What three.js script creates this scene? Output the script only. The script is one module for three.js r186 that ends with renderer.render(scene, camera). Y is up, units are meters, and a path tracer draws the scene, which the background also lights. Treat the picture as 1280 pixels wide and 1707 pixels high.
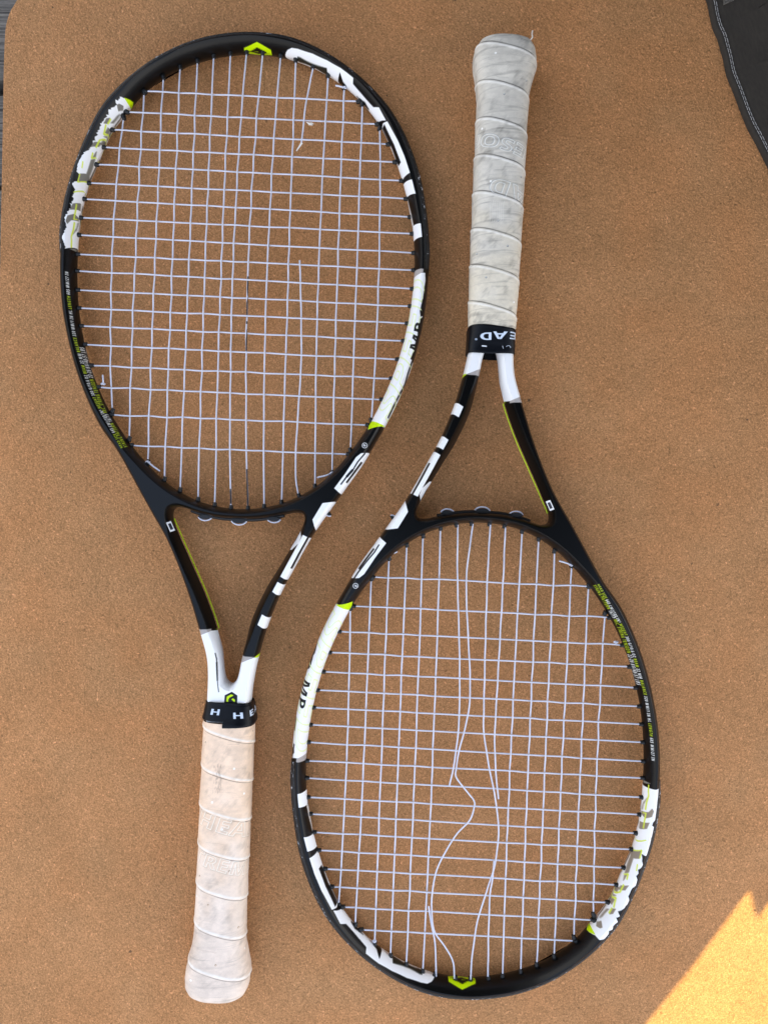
import * as THREE from 'three';
import { mergeGeometries, mergeVertices, toCreasedNormals } from 'three/addons/utils/BufferGeometryUtils.js';
import { ImprovedNoise } from 'three/addons/math/ImprovedNoise.js';

// ───────────────────────── camera, sky, sun, exposure ─────────────────────────
const scene = new THREE.Scene();
const CAM_H = 0.5635;
const camera = new THREE.PerspectiveCamera(67.0, 767 / 1024, 0.01, 60);
camera.position.set(0, CAM_H, 0);
camera.up.set(0, 0, -1);
camera.lookAt(0, 0, 0);
scene.add(camera);

const renderer = new THREE.WebGLRenderer({ antialias: true });
renderer.setSize(767, 1024);
renderer.toneMapping = THREE.LinearToneMapping;
renderer.toneMappingExposure = 2.75;
renderer.shadowMap.enabled = true;

// sky: open shade under a pale blue sky with thin cloud, computed as an equirectangular map
const noise3 = new ImprovedNoise();
{
  const w = 256, h = 128, d = new Float32Array(w * h * 4);
  for (let j = 0; j < h; j++) for (let i = 0; i < w; i++) {
    const el = (j + 0.5) / h * Math.PI - Math.PI / 2, az = i / w * Math.PI * 2;
    const x = Math.cos(el) * Math.cos(az), y = Math.sin(el), z = Math.cos(el) * Math.sin(az);
    const c = 0.5 + 0.5 * (noise3.noise(x * 2 + 7, y * 3, z * 2) + 0.5 * noise3.noise(x * 5, y * 7 + 3, z * 5));
    const k = Math.min(1, Math.max(0, c));
    let r, g, b;
    const mixv = (p, q, t) => p + (q - p) * t;
    if (y > 0) { const z0 = Math.cos(el) * Math.sin(az), z = Math.pow(Math.min(1, Math.max(0, (y - 0.1) / 0.8)), 1.0); const side = 1 + 0.38 * (-x * 0.8 + z0 * 0.6) * (1 - z); r = side * mixv(0.98, 0.36, z) + 0.10 * (k - 0.5); g = side * mixv(0.95, 0.45, z) + 0.09 * (k - 0.5); b = side * mixv(0.92, 0.63, z) + 0.07 * (k - 0.5); }
    else { r = g = b = 0.16; }
    const o = (j * w + i) * 4; d[o] = r; d[o + 1] = g; d[o + 2] = b; d[o + 3] = 1;
  }
  const sky = new THREE.DataTexture(d, w, h, THREE.RGBAFormat, THREE.FloatType);
  sky.mapping = THREE.EquirectangularReflectionMapping;
  sky.minFilter = sky.magFilter = THREE.LinearFilter;
  sky.needsUpdate = true;
  scene.background = sky; scene.environment = sky;
}
const SUN_EL = 41 * Math.PI / 180, ALONG = [0.595, -0.804], PERP = [-0.804, -0.595];
const sun = new THREE.DirectionalLight(new THREE.Color(1.0, 0.83, 0.34), 5);
sun.position.set(ALONG[0] * Math.cos(SUN_EL) * 4, Math.sin(SUN_EL) * 4, ALONG[1] * Math.cos(SUN_EL) * 4);
sun.target.position.set(0, 0, 0);
sun.castShadow = true; sun.shadow.radius = 0.6; sun.shadow.mapSize.set(2048, 2048);
Object.assign(sun.shadow.camera, { left: -1.2, right: 1.2, top: 1.2, bottom: -1.2, near: 0.1, far: 10 });
scene.add(sun, sun.target);

// ───────────────────────── helpers ─────────────────────────
let seed = 12345;
const rnd = () => { seed = (seed * 1664525 + 1013904223) >>> 0; return seed / 4294967296; };
const lerp = (a, b, t) => a + (b - a) * t;
const clamp = (x, a, b) => Math.min(b, Math.max(a, x));
const smooth = (a, b, x) => { const t = clamp((x - a) / (b - a), 0, 1); return t * t * (3 - 2 * t); };
const names = {};
function numbered(n) { const k = names[n] = (names[n] || 0) + 1; return k === 1 ? n : n + '_' + String(k - 1).padStart(3, '0'); }
function mesh(name, geo, mat, parent) {
  const m = new THREE.Mesh(geo, mat); m.name = parent === scene ? numbered(name) : name;
  m.castShadow = m.receiveShadow = true; parent.add(m); return m;
}
function thing(name, label, category) {
  const g = new THREE.Group(); g.name = numbered(name); g.userData = { label, category }; scene.add(g); return g;
}
function geom(pos, idx, uv) {
  const g = new THREE.BufferGeometry();
  g.setAttribute('position', new THREE.Float32BufferAttribute(pos, 3));
  if (uv) g.setAttribute('uv', new THREE.Float32BufferAttribute(uv, 2));
  g.setIndex(idx); g.computeVertexNormals(); return g;
}
function table(t) { // piecewise-linear/smooth lookup from [[x, y], ...]
  return x => {
    if (x <= t[0][0]) return t[0][1];
    for (let i = 1; i < t.length; i++) if (x <= t[i][0]) {
      const f = (x - t[i - 1][0]) / (t[i][0] - t[i - 1][0]); return lerp(t[i - 1][1], t[i][1], f);
    }
    return t[t.length - 1][1];
  };
}
function dataTex(w, h, fn, srgb) {
  const d = new Uint8Array(w * h * 4);
  for (let j = 0; j < h; j++) for (let i = 0; i < w; i++) {
    const o = (j * w + i) * 4, c = fn(i, j); d[o] = c[0]; d[o + 1] = c[1]; d[o + 2] = c[2]; d[o + 3] = 255;
  }
  const t = new THREE.DataTexture(d, w, h); t.wrapS = t.wrapT = THREE.RepeatWrapping;
  t.magFilter = THREE.LinearFilter; t.minFilter = THREE.LinearMipmapLinearFilter; t.generateMipmaps = true;
  if (srgb) t.colorSpace = THREE.SRGBColorSpace; t.needsUpdate = true; return t;
}
// lattice value noise with its own table
const LAT = new Float32Array(1024 * 1024); for (let i = 0; i < LAT.length; i++) LAT[i] = rnd();
function vnoise(x, y, o) {
  x += o * 37.7; y += o * 91.3; const xi = Math.floor(x), yi = Math.floor(y); let fx = x - xi, fy = y - yi;
  fx = fx * fx * (3 - 2 * fx); fy = fy * fy * (3 - 2 * fy);
  const L = (a, b) => LAT[((b & 1023) << 10) | (a & 1023)];
  return lerp(lerp(L(xi, yi), L(xi + 1, yi), fx), lerp(L(xi, yi + 1), L(xi + 1, yi + 1), fx), fy);
}

// ───────────────────────── ground: weathered deck ─────────────────────────
{
  const deck = new THREE.Group(); deck.name = 'deck'; deck.userData.kind = 'structure'; scene.add(deck);
  const W = 1024, Hh = 256;
  const grain = (i, j) => {
    const a = vnoise(i * 0.012, j * 0.42, 1), b = vnoise(i * 0.03, j * 0.9, 2), c = vnoise(i * 0.2, j * 1.3, 3);
    let v = 0.5 * a + 0.33 * b + 0.17 * c; const line = vnoise(i * 0.006, j * 0.21, 4);
    if (line > 0.72) v -= (line - 0.72) * 2.2; return clamp(v, 0, 1);
  };
  const map = dataTex(W, Hh, (i, j) => { const v = grain(i, j); return [52 + 100 * v, 51 + 94 * v, 49 + 86 * v]; }, true);
  const bump = dataTex(W, Hh, (i, j) => { const v = grain(i, j) * 255; return [v, v, v]; });
  const wood = new THREE.MeshStandardMaterial({ map, bumpMap: bump, bumpScale: 0.0012, roughness: 0.9 });
  // boards run left-right under the mat; [far edge, near edge] in metres
  const rows = [[-0.455, -0.389], [-0.3835, -0.3174], [-0.3064, -0.2405], [-0.2370, -0.171], [-0.160, -0.094], [-0.090, -0.024], [-0.013, 0.053], [0.057, 0.123], [0.134, 0.2], [0.204, 0.27], [0.281, 0.347], [0.351, 0.417], [0.428, 0.494]];
  rows.forEach(([a, b], k) => {
    const sh = new THREE.Shape(); const h = 0.022, r = 0.0025, w = b - a;
    sh.moveTo(r, -h); sh.lineTo(w - r, -h); sh.lineTo(w, -h + r); sh.lineTo(w, -r);
    sh.quadraticCurveTo(w, 0, w - r, 0); sh.lineTo(r, 0); sh.quadraticCurveTo(0, 0, 0, -r); sh.lineTo(0, -h + r);
    const g = new THREE.ExtrudeGeometry(sh, { depth: 1.1, bevelEnabled: false, curveSegments: 3, steps: 1 });
    const p = g.attributes.position, uv = g.attributes.uv;
    for (let i = 0; i < p.count; i++) {
      const z = p.getX(i), y = p.getY(i), x = p.getZ(i);
      p.setXYZ(i, x - 0.62, y - 0.0046, a + z); uv.setXY(i, x / 0.45 + k * 0.37, (z + y * 0.5) / 0.075 + k * 0.61);
    }
    // axis swap keeps handedness flipped: reverse winding
    for (const at of [p, uv]) for (let i = 0; i < at.count; i += 3) for (let c = 0; c < at.itemSize; c++) {
      const t = at.array[(i + 1) * at.itemSize + c]; at.array[(i + 1) * at.itemSize + c] = at.array[(i + 2) * at.itemSize + c]; at.array[(i + 2) * at.itemSize + c] = t;
    }
    g.computeVertexNormals(); mesh('plank', g, wood, deck);
  });
  const soil = new THREE.PlaneGeometry(60, 60); soil.rotateX(-Math.PI / 2);
  const g = mesh('ground', soil, new THREE.MeshStandardMaterial({ color: new THREE.Color(0.09, 0.085, 0.075), roughness: 1 }), scene);
  g.position.y = -0.12; g.userData.kind = 'structure';
}

// ───────────────────────── cork mat ─────────────────────────
{
  const N = 2048, SPAN = 0.80;
  const K = N / 2048;
  const hgt = new Uint8Array(N * N);
  const tex = dataTex(N, N, (i, j) => {
    const x = i / K, y = j / K;
    const wx = x + 2.2 * vnoise(x * 0.21, y * 0.21, 5), wy = y + 2.2 * vnoise(x * 0.21, y * 0.21, 6);
    const g1 = vnoise(wx * 0.62, wy * 0.62, 7), g2 = LAT[((j * 5 + (i >> 10) * 77) & 1023) << 10 | ((i * 3 + (j >> 9) * 101) & 1023)], g3 = LAT[((j & 1023) << 10) | ((i * 7 + (j >> 10) * 13) & 1023)];
    const lo = vnoise(x * 0.012, y * 0.012, 9) * 0.6 + vnoise(x * 0.045, y * 0.045, 10) * 0.4;
    let t = (g1 - 0.5) * 0.72 + (g2 - 0.5) * 0.7 + (g3 - 0.5) * 0.5;
    const fl = vnoise(wx * 0.42 + 40, wy * 0.42, 11); if (fl > 0.84) t += (fl - 0.84) * 6;
    const dk = vnoise(wx * 0.42, wy * 0.42 + 90, 12); if (dk > 0.87) t -= (dk - 0.87) * 6.5;
    const big = vnoise(x * 0.016 + 300, y * 0.016, 13);
    hgt[j * N + i] = clamp(128 + t * 110, 0, 255);
    const m = 1 + t * 0.36 + (lo - 0.5) * 0.10, wr = (big - 0.5) * 0.06;
    return [clamp(167 * m * (1 + wr * 0.3), 0, 255), clamp(118 * m * (1 - wr * 0.3), 0, 255), clamp(72 * (m * 0.7 + 0.3 * m * m) * (1 - wr), 0, 255)];
  }, true);
  { // stray dark specks and shallow dents
    const D = tex.image.data;
    for (let k = 0; k < 30; k++) {
      const cx = Math.floor(rnd() * N), cy = Math.floor(rnd() * N), r = 1 + rnd() * rnd() * 3, a = rnd() * 3.14, e = 0.4 + rnd() * 0.6, dk = 0.45 + rnd() * 0.35;
      for (let y = -7; y <= 7; y++) for (let x = -7; x <= 7; x++) {
        const X = x * Math.cos(a) + y * Math.sin(a), Y = (y * Math.cos(a) - x * Math.sin(a)) / e, d = Math.hypot(X, Y) + (rnd() - 0.5) * 1.2; if (d > r) continue;
        const q = ((cy + y) & (N - 1)) * N + ((cx + x) & (N - 1)); for (let c = 0; c < 3; c++) D[q * 4 + c] *= dk; hgt[q] *= 0.5;
      }
    }
  }
  const bmp = dataTex(1024, 1024, (i, j) => { const v = hgt[j * 2 * N + i * 2]; return [v, v, v]; });
  const cork = new THREE.MeshStandardMaterial({ map: tex, bumpMap: bmp, bumpScale: 0.0007, roughness: 0.85 });
  const sh = new THREE.Shape();
  const X0 = -0.2785, Z0 = -0.405, X1 = 0.50, Z1 = 0.50;
  // shape drawn in (x, -z)
  const edge = [[-0.2797, -0.17], [-0.2784, -0.237], [-0.2775, -0.285], [-0.2768, -0.325], [-0.2757, -0.350], [-0.2742, -0.3585], [-0.2720, -0.3650], [-0.2692, -0.3695], [-0.2672, -0.3730], [-0.2600, -0.3830], [-0.2500, -0.3930], [-0.2350, -0.4010], [-0.2150, -0.4050]];
  sh.moveTo(X0 - 0.0065, -Z1);
  sh.lineTo(X1, -Z1); sh.lineTo(X1, -Z0); sh.lineTo(edge[12][0], -edge[12][1]);
  sh.splineThru(edge.slice(0, 12).reverse().map(([x, z]) => new THREE.Vector2(x, -z)));
  sh.lineTo(X0 - 0.0065, -Z1);
  const g = new THREE.ExtrudeGeometry(sh, { depth: 0.0030, bevelEnabled: true, bevelThickness: 0.0006, bevelSize: 0.0006, bevelOffset: -0.0006, bevelSegments: 2, curveSegments: 30 });
  g.rotateX(-Math.PI / 2); g.translate(0, -0.0036, 0);
  const p = g.attributes.position, uv = g.attributes.uv;
  for (let i = 0; i < p.count; i++) uv.setXY(i, (p.getX(i) + 0.4 + p.getY(i)) / SPAN, (0.4 - p.getZ(i) + p.getY(i)) / SPAN);
  const m = mesh('cork_mat', g, cork, scene);
  m.userData = { label: 'tan speckled cork mat with a rounded corner lying under both rackets', category: 'mat' };
}

// ───────────────────────── racket: outlines in millimetres, tip at v = 0 ─────────────────────────
const OUTER = [[-15.2, 488], [-15.0, 470], [-15.2, 456], [-16.6, 444], [-22.6, 425], [-32.6, 397], [-47.3, 364.5], [-61.8, 341], [-75.6, 318.5], [-86.3, 302], [-98.4, 286.5], [-108.6, 268], [-117.4, 247.4], [-124.0, 226.4], [-129.0, 205], [-131.7, 184], [-132.5, 165], [-132.1, 145], [-129.6, 124.7], [-124.3, 103.2], [-116.9, 81.6], [-106.6, 60], [-88.2, 38.5], [-66.3, 21.7], [-43.4, 10.7], [-21, 5.1], [0, 3.5], [22, 5.6], [46, 14.3], [70.1, 29.2], [92, 49.6], [106, 70.3], [117.6, 98], [124, 127], [126.9, 150], [127.7, 170], [126, 197], [122.1, 219.8], [116.3, 241], [109.3, 260], [101.4, 277.2], [94.5, 290.5], [86.0, 306], [75.5, 322], [65, 338], [56.5, 351.3], [50, 363], [41.8, 379.5], [33.4, 397], [25, 420], [19.3, 443], [16.8, 457], [15.4, 471], [15.2, 488]];
const HOOP = [[0, 13], [15.9, 14.6], [27.1, 17.2], [38.9, 21.4], [50.2, 26.9], [62.6, 35], [74.2, 44.8], [87.2, 60], [95.2, 74], [101, 86.7], [106, 100.2], [110, 113.1], [113, 126.1], [115.4, 138], [116.9, 150.8], [117.5, 163.6], [117.2, 177], [116.2, 189.4], [114.6, 202], [112.3, 215], [109.1, 228], [104.9, 241.8], [98.8, 257.5], [90, 276.1], [76.9, 296.6], [66.5, 309.6], [56, 319.8], [43.5, 328.3], [30.2, 334.3], [17.9, 337.7], [6.4, 339.2], [-6, 339.2], [-17.9, 337.7], [-30.2, 334.2], [-43.6, 327.9], [-54.5, 320.4], [-65.8, 310], [-78.6, 296], [-93, 275.8], [-103.4, 256.6], [-109.7, 241.4], [-114.2, 227], [-117.5, 213.9], [-119.8, 201], [-121.3, 188], [-122.2, 174.6], [-122.4, 162], [-122, 145], [-119.6, 124], [-116.2, 110], [-111, 96], [-102, 73], [-89.5, 55.5], [-79.6, 43.2], [-66.2, 32], [-54.8, 25.4], [-43, 20.6], [-31.6, 17], [-19.7, 14.6], [-8.6, 13.2]];
const THROAT = [[0, 346.6], [12, 346.2], [25.4, 344.2], [36, 341.6], [42, 340.3], [46.4, 341.2], [47.6, 345], [41, 360.7], [32.2, 377.3], [22.2, 395.3], [13.4, 417], [9.6, 434], [7.6, 446], [6.4, 454], [4.6, 460], [0.9, 463.2], [-2.8, 460.8], [-4.7, 455], [-5.9, 447], [-7.4, 437], [-11.3, 423.2], [-20.3, 400.9], [-30.6, 379.9], [-41, 358.8], [-46.6, 346], [-45.6, 341.2], [-41, 339.8], [-35, 341.0], [-28, 343.2], [-20, 345.0], [-12, 346.2]];
function resample(pts, closed, n) {
  const c = new THREE.CatmullRomCurve3(pts.map(([x, y]) => new THREE.Vector3(x, 0, y)), closed, 'centripetal');
  c.arcLengthDivisions = 1200; const out = c.getSpacedPoints(n).map(p => [p.x, p.z]); if (closed) out.pop(); return out;
}
function normals2(p, closed) { // unit normals on the left side of travel
  return p.map((q, i) => {
    const a = p[closed ? (i + p.length - 1) % p.length : Math.max(0, i - 1)], b = p[closed ? (i + 1) % p.length : Math.min(p.length - 1, i + 1)];
    const dx = b[0] - a[0], dy = b[1] - a[1], l = Math.hypot(dx, dy); return [dy / l, -dx / l];
  });
}
const outerP = resample(OUTER, false, 520), hoopP = resample(HOOP, true, 420), thrP = resample(THROAT, true, 260);
const outerN = normals2(outerP, false), hoopN = normals2(hoopP, true), thrN = normals2(thrP, true);
function signedSide(P, N, cx, cy, outward) { // make the normals point out of the solid
  const i = Math.floor(P.length / 3), dx = P[i][0] - cx, dy = P[i][1] - cy; const s = (dx * N[i][0] + dy * N[i][1] > 0) === outward ? 1 : -1;
  for (const n of N) { n[0] *= s; n[1] *= s; }
}
signedSide(outerP, outerN, 0, 250, true); signedSide(hoopP, hoopN, 0, 180, false); signedSide(thrP, thrN, 0, 380, false);
const YL = [0, 3.5, 6.5, 8.8, 10.2, 11];
const PROF = { so: [0, 0.15, 0.5, 1.1, 1.8, 2.5], si: [0, 0.2, 0.6, 1.4, 2.3, 3.0], ho: [0, 0.35, 1.0, 2.0, 3.0, 4.1], hi: [0, 0.7, 1.8, 3.1, 4.1, 4.9], sb: [0, 0.6, 1.4, 2.3, 3.1, 3.9], st: [0, 0.2, 0.5, 1.1, 1.8, 2.4], sh: [0, 1.2, 2.3, 3.4, 4.2, 4.8] };
const UW = 275.6, VH = 490, U0 = 137;
function frameGeometry() {
  const pos = [], uv = [], idx = [];
  const put = (x, y, z) => { pos.push(x, y, z); uv.push((x + U0) / UW, 1 - z / VH); return pos.length / 3 - 1; };
  const levels = []; for (let k = 5; k > 0; k--) levels.push([-1, k]); for (let k = 0; k <= 5; k++) levels.push([1, k]);
  const rings = [];
  for (const [P, N, A, B, sc] of [[outerP, outerN, PROF.ho, PROF.so, 1], [hoopP, hoopN, PROF.hi, PROF.sb, 1], [thrP, thrN, PROF.st, PROF.si, 1]]) {
    const closed = P !== outerP, ring = [];
    for (const [s, k] of levels) {
      const row = [];
      P.forEach((p, i) => {
        const f = P === thrP ? smooth(346, 352, p[1]) : smooth(275, 335, p[1]); let d = lerp(A[k], B[k], f) * sc; if (P === thrP) d = lerp(d, PROF.sh[k], smooth(347, 360, p[1]) * (1 - smooth(420, 442, p[1])));
        if (P === outerP && p[1] > 484) d *= 1;
        row.push(put(p[0] - N[i][0] * d, s * YL[k], p[1] - N[i][1] * d));
      });
      ring.push(row);
    }
    rings.push(ring);
    for (let l = 0; l + 1 < ring.length; l++) for (let i = 0; i < P.length; i++) {
      const j = (i + 1) % P.length; if (!closed && j === 0) {
        // closing wall across the hidden butt end of the frame
      }
      idx.push(ring[l][i], ring[l][j], ring[l + 1][i], ring[l][j], ring[l + 1][j], ring[l + 1][i]);
    }
  }
  for (const top of [0, 1]) {
    const R = rings.map(r => r[top ? r.length - 1 : 0]);
    const v2 = row => row.map(i => new THREE.Vector2(pos[i * 3], pos[i * 3 + 2]));
    let c = v2(R[0]), all = R[0].slice(), hs = [];
    for (const h of [R[1], R[2]]) { hs.push(v2(h)); all = all.concat(h); }
    const rev = THREE.ShapeUtils.isClockWise(c);
    const tri = THREE.ShapeUtils.triangulateShape(c, hs);
    for (const t of tri) { const [a, b, d] = t.map(i => all[i]); idx.push(a, b, d); }
  }
  // orient every triangle outward: caps by y, walls by the contour normal
  const V = i => new THREE.Vector3(pos[i * 3], pos[i * 3 + 1], pos[i * 3 + 2]);
  const owner = []; rings.forEach((r, q) => r.forEach(row => row.forEach((id, i) => { owner[id] = [q, i]; })));
  const NN = [outerN, hoopN, thrN];
  for (let t = 0; t < idx.length; t += 3) {
    const a = V(idx[t]), b = V(idx[t + 1]), c = V(idx[t + 2]);
    const n = b.clone().sub(a).cross(c.clone().sub(a)); let want;
    const capY = Math.abs(a.y) === 11 && a.y === b.y && b.y === c.y;
    if (capY) want = new THREE.Vector3(0, a.y, 0);
    else { const [q, i] = owner[idx[t]]; want = new THREE.Vector3(NN[q][i][0], (a.y + b.y + c.y) / 33, NN[q][i][1]); }
    if (n.dot(want) < 0) { const k = idx[t + 1]; idx[t + 1] = idx[t + 2]; idx[t + 2] = k; }
  }
  return toCreasedNormals(geom(pos, idx, uv), 0.42);
}
const FRAME_GEO = frameGeometry();

// bumper strip round the tip
function bumperGeometry() {
  let i0 = outerP.findIndex(p => p[0] < 0 && p[1] < 166), i1 = outerP.length - 1; while (!(outerP[i1][1] < 167)) i1--;
  const prof = [[-3.3, 10.35], [-2.2, 10.05], [-0.9, 9.1], [0.25, 7.2], [0.85, 4], [0.95, 0], [0.85, -4], [0.25, -7.2], [-0.9, -9.1], [-2.2, -10.05], [-3.3, -10.35], [-4.2, -9], [-4.6, 0], [-4.2, 9]];
  const pos = [], uv = [], idx = []; let len = 0; const M = prof.length;
  for (let i = i0; i <= i1; i++) {
    if (i > i0) len += Math.hypot(outerP[i][0] - outerP[i - 1][0], outerP[i][1] - outerP[i - 1][1]);
    const e = Math.min(1, (i - i0) / 6, (i1 - i) / 6), sh = lerp(0.9, 0, e);
    prof.forEach(([o, y], k) => { const q = o - sh; pos.push(outerP[i][0] + outerN[i][0] * q, y * (1 - 0.04 * sh), outerP[i][1] + outerN[i][1] * q); uv.push(len / 240, k / (M - 1)); });
  }
  const n = i1 - i0 + 1;
  for (let i = 0; i + 1 < n; i++) for (let k = 0; k < M; k++) { const a = i * M + k, b = i * M + (k + 1) % M, c = a + M, d = b + M; idx.push(a, c, b, b, c, d); }
  const g = geom(pos, idx, uv);
  // check orientation on the outermost row
  const nn = g.attributes.normal, mid = Math.floor(n / 2) * M + 5, ii = i0 + Math.floor(n / 2);
  if (nn.getX(mid) * outerN[ii][0] + nn.getZ(mid) * outerN[ii][1] < 0) { for (let t = 0; t < idx.length; t += 3) { const k = idx[t]; idx[t] = idx[t + 1]; idx[t + 1] = k; } return geom(pos, idx, uv); }
  return g;
}
const BUMPER_GEO = bumperGeometry();

// ───────────────────────── printed graphics on the frame ─────────────────────────
const INK = { black: '#060708', white: '#eef0f1', lime: '#c3e600', grey: '#77756d', silver: '#a7a19d', pale: '#e3efb4' };
const CK = 2048 / VH;
function frameArt(which) {
  const cv = document.createElement('canvas'); cv.width = Math.round(UW * CK); cv.height = 2048; const c = cv.getContext('2d');
  const X = u => (u + U0) * CK, Y = v => v * CK;
  const poly = (pts, col) => { c.fillStyle = col; c.beginPath(); pts.forEach(([u, v], i) => i ? c.lineTo(X(u), Y(v)) : c.moveTo(X(u), Y(v))); c.closePath(); c.fill(); };
  const line = (pts, col, w) => { c.strokeStyle = col; c.lineWidth = w * CK; c.lineJoin = 'round'; c.lineCap = 'butt'; c.beginPath(); pts.forEach(([u, v], i) => i ? c.lineTo(X(u), Y(v)) : c.moveTo(X(u), Y(v))); c.stroke(); };
  c.fillStyle = INK.black; c.fillRect(0, 0, cv.width, cv.height);
  const L = which === 'left';
  // outer contour inset band with a chipped edge: used to peel white paint from the outside
  const chip = (side, v0, v1, base, amp, col, f, o) => {
    const a = [], b = [];
    outerP.forEach((p, i) => {
      if (p[0] * side <= 0 || p[1] < v0 || p[1] > v1) return;
      const s = p[1], n1 = vnoise(s * f, o * 7.1, 20 + o), n2 = vnoise(s * f * 6.5, o * 3.3, 21 + o);
      const d = Math.max(0, base + amp * (n1 - 0.5) * 2 + amp * 0.9 * (n2 - 0.5));
      a.push([p[0] - outerN[i][0] * d, p[1] - outerN[i][1] * d]); b.push([p[0] + outerN[i][0] * 3, p[1] + outerN[i][1] * 3]);
    });
    poly(a.concat(b.reverse()), col);
  };
  // --- worn white block with grey and lime lettering, left side of the hoop
  const lw = [[-93.0, 54.1], [-95.7, 57.7], [-95.9, 59.2], [-98.8, 62.2], [-101.1, 64.8], [-103.2, 68.9], [-106.3, 74.1], [-107.4, 77.4], [-110.9, 86.4], [-112.8, 90.6], [-115.6, 95.3], [-118.9, 99.3], [-120.3, 103.9], [-120.9, 109.1], [-119.6, 109.6], [-120.5, 115.2], [-124.1, 117.5], [-122.6, 120.1], [-123.2, 125.7], [-124.7, 131.9], [-125.1, 135.2], [-127.7, 141.5], [-126.7, 148.3], [-129.1, 156.0], [-126.7, 159.8], [-126.9, 163.3], [-119.8, 157.2], [-109.5, 115.4], [-98.5, 85.9], [-86.4, 61.1], [-85.8, 52.5], [-91.5, 54.2]];
  const jag = (pts, n, amp) => { const o = []; for (let i = 0; i < n; i++) { const a = pts[i], b = pts[i + 1], m = Math.max(1, Math.round(Math.hypot(b[0] - a[0], b[1] - a[1]) / 0.8)); for (let k = 0; k < m; k++) { const w = amp * (0.25 + 1.5 * vnoise(i * 1.7 + k * 0.4, 3, 150)); o.push([lerp(a[0], b[0], k / m) + (rnd() - 0.5) * w, lerp(a[1], b[1], k / m) + (rnd() - 0.5) * w]); } } return o.concat(pts.slice(n)); };
  if (L) poly(jag(lw, 25, 1.0), INK.white);
  else poly([[-93.6, 52.0], [-107.7, 54.4], [-114.8, 64.5], [-120.8, 74.7], [-126.8, 89.0], [-132.8, 107.3], [-136.7, 127.6], [-137.6, 161.1], [-119.4, 157.6], [-109.5, 115.4], [-98.5, 85.9], [-86.4, 61.1], [-85.8, 52.5], [-91.3, 53.5]], INK.white);
  const g = [[[-94.7, 58.3], [-92.7, 58.1], [-93.6, 60.2], [-95.9, 62.1], [-96.1, 62.3], [-96.0, 59.4]], [[-103.0, 69.3], [-100.9, 67.8], [-102.9, 71.9], [-105.0, 73.0]], [[-97.4, 64.7], [-96.0, 63.1], [-95.3, 62.5], [-100.3, 69.5], [-101.8, 70.8]], [[-103.2, 73.5], [-102.4, 73.7], [-103.9, 77.0], [-105.2, 77.6]], [[-105.4, 79.2], [-104.2, 77.8], [-105.0, 79.5], [-106.3, 80.4]], [[-106.5, 81.8], [-105.5, 82.1], [-107.6, 85.8], [-108.1, 85.5]], [[-110.6, 86.4], [-107.1, 84.1], [-108.9, 87.7], [-112.8, 90.6]], [[-110.9, 92.3], [-110.0, 90.7], [-111.1, 94.6], [-112.6, 96.4]], [[-113.4, 97.9], [-111.4, 95.7], [-113.0, 100.4], [-115.5, 107.4], [-116.4, 111.6], [-120.7, 115.3], [-119.2, 109.3], [-116.6, 107.6]], [[-123.6, 130.6], [-120.5, 127.7], [-121.0, 132.7], [-124.9, 135.4]], [[-126.0, 139.9], [-122.9, 136.8], [-121.5, 138.2], [-121.8, 140.3], [-124.4, 142.1], [-126.0, 145.5], [-127.0, 144.0]], [[-122.2, 142.0], [-121.7, 140.4], [-122.5, 146.9], [-123.2, 149.8], [-123.9, 152.0], [-122.6, 145.7]]];
  g.forEach(p => poly(p, L ? INK.grey : '#8d8375'));
  [[[-100.8, 68.2], [-103.0, 72.0]], [[-103.8, 72.7], [-105.8, 79.0], [-103.9, 77.0]], [[-105.4, 80.6], [-108.0, 83.6], [-110.3, 89.3]], [[-111.9, 93.1], [-113.0, 97.0], [-111.1, 94.9]], [[-117.2, 101.1], [-118.1, 105.5]], [[-119.4, 109.5], [-120.8, 115.4], [-116.4, 111.6]], [[-123.1, 123.0], [-118.8, 119.0]], [[-122.0, 129.6], [-123.3, 140.7], [-122.1, 139.5]], [[-123.1, 142.4], [-123.5, 147.7], [-124.3, 153.3], [-124.1, 156.4], [-124.1, 160.9]]].forEach(p => line(p, '#cfe04a', 0.5));
  poly([[-91.4, 53.9], [-84.8, 52.1], [-89.1, 57.2]], INK.lime);
  poly([[-125.1, 162.3], [-119.4, 157.3], [-119.4, 162.1], [-122.7, 162.1]], INK.grey);
  if (!L) { chip(-1, 46, 112, 4.6, 3.6, '#0c1214', 0.22, 1); chip(-1, 106, 150, 3.6, 4.4, '#0c1214', 0.16, 2); }
  // --- hexagon emblem at the tip
  poly([[-9.8, 12.6], [0.1, 10.5], [9.5, 13.1], [9.5, 17.7], [6.3, 17.7], [5.8, 13.3], [-0.4, 12.2], [-6.5, 13.1], [-7.0, 13.1], [-10.0, 13.4]], INK.lime);
  poly([[-6.4, 13.8], [-1.8, 13.8], [-3.4, 12.9], [-0.4, 12.9], [1.9, 13.6], [1.8, 15.0], [-6.3, 16.2]], INK.lime);
  // --- big white lettering, right side of the hoop
  poly([[19.3, 15.0], [21.4, 14.2], [24.8, 13.8], [29.2, 14.7], [39.6, 18.0], [50.1, 22.6], [59.7, 27.9], [64.2, 31.0], [69.0, 34.6], [68.8, 37.1], [74.9, 43.1], [83.8, 52.6], [87.8, 54.3], [93.2, 63.1], [89.3, 61.2], [84.3, 58.8], [77.2, 51.3], [72.1, 45.8], [64.7, 39.5], [55.8, 34.6], [50.3, 30.9], [48.3, 27.7], [39.1, 24.4], [27.8, 20.2], [23.1, 20.7], [20.1, 19.2]], INK.white);
  poly([[28.2, 16.9], [30.5, 17.6], [49.7, 25.3], [49.8, 27.1], [38.9, 22.2], [27.9, 18.3]], '#20241f');
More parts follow.
